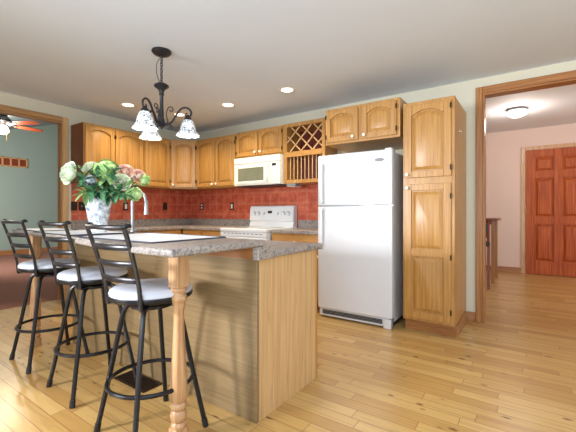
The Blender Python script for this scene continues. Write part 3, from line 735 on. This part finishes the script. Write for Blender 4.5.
def flower(kind, label, px, py, size, mat, dd=0, nleaf=2, lean=(0, 0, 0)):
    tip = P(px, py, dd); rim_dir = (tip-Vector((VX, VY, VZ+.22))).normalized()
    d = (rim_dir*.7-fwd*.6+Vector(lean)).normalized()
    r = thing(kind, label, 'flower', base_p, 0, 'flowers in the crystal vase')
    T = Matrix.Translation(tip-base_p) @ frame_to(d)
    m = MB()
    if kind == 'rose':
        for k, (n, rr, hh, op) in enumerate([(3, .20, 1.15, .0), (4, .38, 1.10, .04), (5, .58, 1.0, .10), (6, .78, .85, .20), (7, .95, .62, .30)]):
            for q in range(n):
                a0 = 2*PI*q/n+k*.7+random.uniform(-.1, .1); wd = 2*PI/n*.66; rows = []
                for i in range(7):
                    t = i/6; row = []
                    for j in range(7):
                        s_ = 2*j/6-1; a = a0+s_*wd*(.4+.6*math.sin(PI*(.12+.62*t)))
                        R_ = size*(rr*(.30+.70*math.sin(t*PI*.55))+op*max(0, t-.72)*1.6); z_ = size*(hh*t*(1-.12*s_*s_*t)-.5-op*1.2*max(0, t-.75))
                        row.append((R_*math.cos(a), R_*math.sin(a), z_))
                    rows.append(row)
                m.grid(xform(rows, T))
    else:
        for k in range(120):
            u = random.random(); ph = 2*PI*random.random(); ct = 1-1.55*u; sn = math.sqrt(max(0, 1-ct*ct))
            nd = Vector((sn*math.cos(ph), sn*math.sin(ph), ct)); c0 = nd*size*random.uniform(.70, 1.05)
            Q = T @ Matrix.Translation(c0) @ frame_to(nd) @ Matrix.Rotation(random.random()*PI, 4, 'Z')
            s_ = size*.30
            for q in range(4):
                R4 = Matrix.Rotation(q*PI/2, 4, 'Z')
                m.grid(xform([[(-.32*s_, .1*s_, 0), (.32*s_, .1*s_, 0)], [(-.5*s_, .6*s_, .1*s_), (.5*s_, .6*s_, .1*s_)], [(-.2*s_, 1.0*s_, -.02*s_), (.2*s_, 1.0*s_, -.02*s_)]], Q @ R4))
        m.lathe([(.02*size, -.6*size), (.45*size, -.4*size), (.62*size, 0), (.45*size, .45*size), (.02*size, .6*size)], 12); 
        k0 = len(m.v)-60
        for i in range(k0, len(m.v)): m.v[i] = tuple(T @ Vector(m.v[i]))
    m.build('bloom', mat, r, angle=80)
    pts = stem_mesh(r, tip-d*size*.2); pl = [p-base_p for p in pts]
    MB().tube(pl, .0035, 6).build('stem', 'stem', r)
    for q in range(nleaf):
        p = pl[int(len(pl)*(.62+.14*q))]; dr = Vector((random.uniform(-1, 1), random.uniform(-1, 1), random.uniform(-.1, .5)))
        dr = (dr+rim_dir*.4).normalized()
        A = Matrix.Translation(p) @ dr.to_track_quat('Y', 'Z').to_matrix().to_4x4()
        MB().grid(xform(leaf_rows(random.uniform(.07, .10), .045), A)).build('leaf', 'leaf', r, angle=80)
    return r
flower('rose', 'large white rose leaning out at the far left of the bouquet', 69, 173, .082, 'rose_white', -.08, 2, (-.1, -.1, -.3))
flower('rose', 'small cream rose half hidden above the vase, left of the lime hydrangea', 90, 167, .054, 'rose_cream', -.02, 2)
flower('rose', 'pale pink rose standing highest in the right half of the bouquet', 126, 171, .060, 'rose_pink', .0, 2)
flower('rose', 'pink rose at the far right of the bouquet, above the faucet', 139, 176, .058, 'rose_pink', .05, 2)
flower('rose', 'cream-white rose just below the highest pink rose', 122, 182, .060, 'rose_cream', -.10, 2)
flower('hydrangea', 'lime green hydrangea at the top centre of the bouquet', 106, 170, .080, 'hyd_green', .02, 2)
flower('hydrangea', 'pale lavender hydrangea low over the vase rim at left', 90, 181, .042, 'hyd_lav', -.08, 1)
flower('hydrangea', 'lime hydrangea hanging low at the right beside the faucet arc', 135, 194, .050, 'hyd_green', -.06, 1, (.3, .2, -.5))
flower('hydrangea', 'pale green hydrangea on the right edge beside the pink rose', 144, 180, .045, 'hyd_green', .08, 1)
def sprig(label, px, py, dd, mat, L=.085, n=12):
    tip = P(px, py, dd); r = thing('foliage_sprig', label, 'foliage', base_p, 0, 'leaf sprigs in the crystal vase')
    pl = [p-base_p for p in stem_mesh(r, tip)]
    MB().tube(pl, .0025, 6).build('stem', 'stem', r)
    m = MB(); k0 = int(len(pl)*.42)
    for q in range(n):
        i = min(len(pl)-2, int(k0+(len(pl)-k0)*q/n)); p = pl[i]; ax = (pl[i+1]-pl[i]).normalized()
        sd = ax.orthogonal(); sd.rotate(Matrix.Rotation(q*2.4+px, 3, ax)); dr = (ax*.7+sd).normalized()
        A = Matrix.Translation(p) @ dr.to_track_quat('Y', 'Z').to_matrix().to_4x4()
        m.grid(xform(leaf_rows(L*random.uniform(.8, 1.2), L*.42), A))
    A = Matrix.Translation(pl[-1]) @ (pl[-1]-pl[-2]).normalized().to_track_quat('Y', 'Z').to_matrix().to_4x4()
    m.grid(xform(leaf_rows(L, L*.42), A)); m.build('leaves', mat, r, angle=80)
for a in [('dark leaf sprig pointing left under the large white rose', 82, 182, -.02, 'leaf'),
          ('light leaf sprig trailing low to the left of the vase rim', 84, 193, -.10, 'leaf2'),
          ('dark leaf sprig upright between the lime hydrangea and the cream rose', 98, 176, -.08, 'leaf'),
          ('dark leaf sprig over the middle of the vase rim', 104, 189, -.16, 'leaf'),
          ('dark leaf sprig right of the lime hydrangea', 115, 180, -.05, 'leaf'),
          ('light leaf sprig reaching right below the pink roses', 130, 188, -.10, 'leaf2'),
          ('dark leaf sprig spreading over the right of the vase rim', 119, 192, -.14, 'leaf'),
          ('dark leaf sprig at the back beside the far-right pink rose', 134, 183, .08, 'leaf'),
          ('dark leaf sprig low at the left front of the bouquet', 93, 191, -.14, 'leaf'),
          ('light leaf sprig behind the small cream rose', 84, 172, .08, 'leaf2'),
          ('light leaf sprig in front of the lime hydrangea', 108, 174, -.17, 'leaf2'),
          ('dark leaf sprig crossing between the cream-white rose and the hydrangea', 114, 172, -.16, 'leaf'),
          ('dark leaf sprig low at the right under the cream-white rose', 127, 195, -.16, 'leaf'),
          ('dark leaf sprig beside the lavender hydrangea at the left', 84, 178, -.14, 'leaf')]: sprig(*a)

# ---------------------------------------------------------------- chandelier
def chandelier():
    cx_, cy_ = -2.533, 1.809
    r = thing('chandelier', 'black wrought-iron chandelier with three white bell shades hanging over the island', 'chandelier', (cx_, cy_, 0))
    MB().lathe([(.078, ZC-.001), (.080, ZC-.012), (.066, ZC-.028), (.035, ZC-.042), (.012, ZC-.05), (.008, ZC-.06)], 28).build('canopy', 'iron', r)
    zt, zb, nl = ZC-.055, 2.185, 9; L = (zt-zb)/nl
    for k in range(nl):
        z = zb+L*(k+.5); a = 0 if k % 2 else PI/2
        pts = [(.009*math.cos(t)*math.cos(a), .009*math.cos(t)*math.sin(a), z+L*.66*math.sin(t)) for t in [2*PI*i/14 for i in range(14)]]
        MB().tube(pts, .0036, 6, closed=True).build('chain_link', 'iron', r)
    cp = spline([(-.004, .0, ZC-.05), (-.03, -.02, 2.36), (-.035, -.025, 2.28), (-.015, -.01, 2.20), (0, 0, 2.17)], 6)
    MB().tube(cp, .0028, 6).build('cord', 'iron', r)
    MB().lathe([(.010, 2.19), (.030, 2.185), (.058, 2.168), (.060, 2.155), (.036, 2.138), (.022, 2.122), (.017, 2.10), (.022, 2.09), (.015, 2.08), (.015, 2.0), (.018, 1.90), (.026, 1.86), (.034, 1.835), (.024, 1.822), (.010, 1.815), (.004, 1.80)], 24).build('column', 'iron', r)
    bulbs = []
    a_fw = math.atan2(fwd.y, fwd.x); 
    for deg in (15, 135, 255):
        th = math.radians(deg); d = rgt*math.cos(th)+fwd*math.sin(th); q = lambda R_, z: (d.x*R_, d.y*R_, z)
        arm = spline([q(.02, 1.85), q(.045, 1.842), q(.085, 1.872), q(.125, 1.94), (q(.16, 1.985)), q(.205, 1.995), q(.238, 1.965), q(.232, 1.925), q(.205, 1.918), q(.194, 1.938), q(.206, 1.95)], 5)
        A = MB().tube(arm, [.0085]*30+[.0085-.004*i/(len(arm)-30) for i in range(len(arm)-30)], 8).build('arm', 'iron', r)
        t_ = Vector((-d.y, d.x, 0))
        sc = spline([q(.03, 1.84), q(.05, 1.87), q(.038, 1.93), q(.055, 1.985), q(.085, 1.99), q(.09, 1.965), q(.07, 1.955), q(.066, 1.97)], 5)
        MB().tube(sc, .0045, 6).build('scroll', 'iron', A)
        sc = spline([q(.05, 1.845), q(.075, 1.835), q(.085, 1.815), q(.07, 1.802), q(.058, 1.812), q(.066, 1.82)], 5)
        MB().tube(sc, .0045, 6).build('scroll', 'iron', A)
        R0 = .212; c = (d.x*R0, d.y*R0, 0)
        MB().lathe([(.006, 1.935), (.014, 1.925), (.030, 1.905), (.032, 1.895), (.020, 1.885)], 16, c).build('socket', 'iron', A)
        pr = [(.020, 1.893), (.032, 1.890), (.045, 1.875), (.056, 1.845), (.064, 1.815), (.067, 1.798), (.078, 1.785), (.090, 1.768), (.094, 1.756), (.090, 1.757), (.074, 1.780), (.063, 1.795), (.060, 1.815), (.051, 1.845), (.038, 1.874), (.020, 1.885)]
        sh = MB().lathe(pr, 48, c, wav=lambda h: .05*max(0, min(1, (1.80-h)/.05))).build('shade', 'shade', r, angle=60)
        MB().lathe([(.012, 1.885), (.014, 1.86), (.024, 1.835), (.027, 1.815), (.022, 1.795), (.010, 1.786), (.002, 1.784)], 16, c).build('bulb', 'globe', sh)
        light('chandelier_bulb', 'POINT', (cx_+c[0], cy_+c[1], 1.755), 5, (1, .9, .76), shadow_soft_size=.03)
chandelier()
# recessed downlights
for i, (x, y, lab) in enumerate([(-4.146, 2.475, 'round recessed ceiling light left of the chandelier, nearest the den wall'), (-3.113, 3.187, 'round recessed ceiling light between the chandelier and the microwave'),
                                 (-2.198, 3.168, 'round recessed ceiling light in front of the wine rack cabinet'), (-3.97, 3.12, 'round recessed ceiling light half hidden behind the right chandelier shade')]):
    r = thing('recessed_light', lab, 'ceiling light', (x, y, ZC), 0, 'recessed ceiling lights')
    MB().lathe([(.066, -.001), (.085, -.003), (.092, -.002), (.094, -.0005)], 32).build('trim_ring', 'porcelain', r)
    MB().lathe([(.002, -.0025), (.064, -.0025), (.066, -.001)], 32).build('lens', 'lamp', r)
    light('recessed_beam', 'SPOT', (x, y, ZC-.02), 60, (1, .84, .58), (x, y, 0), spot_size=math.radians(130), spot_blend=.8, shadow_soft_size=.06)
# hall ceiling light
r = thing('flush_ceiling_light', 'round white flush-mount ceiling light in the hall beyond the right opening', 'ceiling light', (-.15, 6.15, ZH))
MB().lathe([(.06, -.001), (.125, -.004), (.13, -.02), (.12, -.03)], 32).build('base', 'steel', r)
MB().lathe([(.12, -.025), (.135, -.05), (.12, -.085), (.07, -.11), (.004, -.118)], 32).build('dome', 'dome', r)
light('hall_bulb', 'POINT', (-.15, 6.15, ZH-.2), 20, (1, .92, .86), shadow_soft_size=.1)

# outlets and switches
def plate(label, loc, rz, kind, dark):
    r = thing('wall_plate', label, 'wall plate', loc, rz, 'switch and outlet plates on the backsplash')
    w_ = .036 if kind != 'double' else .058
    MB().box(-w_, w_, -.006, 0, -.058, .058).build('plate', 'bronze', r, .002)
    m = 'black' if dark else 'ivory'
    if kind == 'outlet':
        MB().box(-.017, .017, -.010, -.005, .006, .04).box(-.017, .017, -.010, -.005, -.04, -.006).build('receptacle', m, r, .003)
    elif kind == 'rocker': MB().box(-.017, .017, -.011, -.005, -.036, .036).build('rocker', m, r, .002)
    else:
        for x in (-.024, .024): MB().box(x-.006, x+.006, -.018, -.005, -.012, .012).build('toggle', 'greyplastic', r, .002)
wa = XA+.0075; wb = YB-.0075
plate('narrow dark outlet plate at the left end of the backsplash', (wa, 2.155, 1.19), PI/2, 'outlet', True)
plate('wide dark double switch plate beside the leftmost outlet', (wa, 2.27, 1.19), PI/2, 'double', True)
plate('dark-framed ivory switch right of the flower vase', (wa, 2.86, 1.195), PI/2, 'rocker', False)
plate('dark outlet on the backsplash right of the faucet head', (wa, 3.53, 1.21), PI/2, 'outlet', True)
plate('dark-framed ivory outlet in the right side of the backsplash corner', (-4.495, wb, 1.21), 0, 'outlet', False)
plate('dark-framed ivory switch on the backsplash left of the range', (-3.812, wb, 1.205), 0, 'rocker', False)

# ---------------------------------------------------------------- hall furniture and door
def hall_door():
    x0, W, H = -.052, .92, 2.225
    d = MB()
    st, mu = .125, .11
    pw = (W-2*st-mu)/2
    zs = [(.24, .90), (1.03, 1.72), (1.84, 2.10)]
    o = MB().box(-.075, -.006, -.018, 0, 0, H+.075).box(W+.006, W+.075, -.018, 0, 0, H+.075).box(-.006, W+.006, -.018, 0, H+.008, H+.075).build('door_1', 'doorcase', None, .004)
    o.location = (x0, YC, 0); struct(o)
    fr = MB().box(0, st, -.034, -.001, .004, H).box(W-st, W, -.034, -.001, .004, H).box(st+pw, st+pw+mu, -.034, -.001, .004, H)
    prev = .004
    for (a, b_) in zs+[(H, H)]:
        for xx in (st, st+pw+mu): fr.box(xx, xx+pw, -.034, -.001, prev, a)
        prev = b_
    lf = fr.build('door_leaf', 'door', o, .004)
    for (a, b_) in zs:
        for xx in (st, st+pw+mu):
            L = [[(x, y, z) for x, z in ((xx+i, a+i), (xx+pw-i, a+i), (xx+pw-i, b_-i), (xx+i, b_-i))] for i, y in ((0, -.002), (.022, -.004), (.055, -.026), (.06, -.027))]
            vs = [p for l in L for p in l]; fs = [(i*4+j, i*4+(j+1) % 4, i*4+4+(j+1) % 4, i*4+4+j) for i in range(3) for j in range(4)]+[(12, 13, 14, 15)]
            MB().add(vs, fs).build('raised_panel', 'door', lf, angle=15)
    for z in (.30, 1.12, 1.96): MB().box(-.008, .003, -.040, -.018, z-.05, z+.05).tube([(-.002, -.042, z-.05), (-.002, -.042, z+.05)], .006, 8).build('hinge', 'brass', lf)
    MB().lathe([(.028, .034), (.028, .040), (.010, .044), (.010, .067), (.026, .077), (.028, .090), (.018, .098)], 20, (W-.06, 0, 1.0), 'y').build('door_knob', 'brass', lf)
hall_door()
t_ = thing('console_table', 'tall mahogany-topped table with slim oak legs in the hall behind the opening', 'table', (-.90, 6.62, 0))
MB().box(-.52, .50, -.38, .38, .985, 1.015).build('top', 'mahogany', t_, .006)
MB().box(-.44, .42, -.30, .30, .92, .985).build('apron', 'mahogany', t_, .003)
for sx in (-.44, .43):
    for sy in (-.31, .31): MB().box(sx-.022, sx+.022, sy-.022, sy+.022, 0, .985).build('leg', 'trim', t_, .003)
c_ = thing('counter_chair', 'dark red wooden counter chair with dark padded back beside the hall table', 'chair', (-.69, 5.94, 0))
for sx in (-.19, .19):
    MB().box(sx-.018, sx+.018, -.19, -.155, 0, .62).build('leg', 'mahogany', c_, .003)
    MB().tube(spline([(sx, .17, 0), (sx, .17, .6), (sx, .22, .98)], 4), .018, 8).build('rear_leg', 'mahogany', c_)
MB().box(-.21, .21, -.20, .20, .62, .67).build('seat', 'leather', c_, .015)
MB().box(-.185, .185, .175, .205, .72, .95).build('backrest', 'leather', c_, .01)
for sx in (-.19, .19): MB().box(sx-.012, sx+.012, -.16, .165, .2, .23).build('stretcher', 'mahogany', c_, .002)
c_.rotation_euler.z = math.radians(5)

# ---------------------------------------------------------------- den furniture
g = thing('wall_grille', 'pale wood framed row of square brown openings high on the teal den wall', 'vent', (XD, 3.0, 2.435))
n = 9; hw = .80; zz = .125
fm = MB().box(0, .03, -hw, hw, zz-.035, zz).box(0, .03, -hw, hw, -zz, -zz+.035).box(0, .03, -hw, -hw+.035, -zz, zz)
for k in range(1, n+1):
    y = -hw+2*hw*k/n; fm.box(0, .03, y-.035, y, -zz, zz)
fm.build('frame', 'doorcase', g, .003)
MB().box(0, .008, -hw+.01, hw-.01, -zz+.01, zz-.01).build('back_board', 'mahogany', g)
def fan():
    x, y = -8.0, 2.33; zt = zc(y)
    r = thing('ceiling_fan', 'ceiling fan with rust-brown blades and a lit globe in the teal den', 'fan', (x, y, 0))
    MB().lathe([(.05, zt+.01), (.075, zt-.02), (.05, zt-.07), (.02, zt-.09)], 20).build('canopy', 'iron', r)
    MB().tube([(0, 0, zt-.05), (0, 0, 2.86)], .016, 10).build('downrod', 'iron', r)
    MB().lathe([(.03, 2.90), (.10, 2.87), (.125, 2.83), (.125, 2.79), (.09, 2.76), (.05, 2.74), (.05, 2.70)], 28).build('motor_housing', 'iron', r)
    for k in range(5):
        a = math.radians(30+72*k); R_ = Matrix.Rotation(a, 4, 'Z') @ Matrix.Rotation(math.radians(-13), 4, 'X')
        T = Matrix.Translation((0, 0, 2.755)) @ R_
        poly = [(.22, -.05), (.30, -.062), (.60, -.072), (.68, -.06), (.71, 0), (.68, .06), (.60, .072), (.30, .062), (.22, .05)]
        m = MB().prism(poly, -.004, .004); m.v = [tuple(T @ Vector(p)) for p in m.v]; b_ = m.build('blade', 'rust', r, .002)
        m = MB().box(.09, .26, -.018, .018, -.012, -.004); m.v = [tuple(T @ Vector(p)) for p in m.v]; m.build('blade_iron', 'iron', b_, .002)
    MB().lathe([(.045, 2.725), (.07, 2.70), (.088, 2.65), (.08, 2.59), (.045, 2.555), (.004, 2.545)], 24).build('globe', 'globe', r)
    for s in (-1, 1): MB().tube([(s*.06*rgt.x, s*.06*rgt.y, 2.74), (s*.075*rgt.x, s*.075*rgt.y, 2.42)], .004, 6).build('pull_chain', 'brass', r)
    light('fan_bulb', 'POINT', (x+.13, y-.12, 2.63), 40, (1, .88, .72), shadow_soft_size=.03)
    light('fan_glow', 'POINT', (x-.10, y+.14, 2.63), 40, (1, .88, .72), shadow_soft_size=.03)
fan()
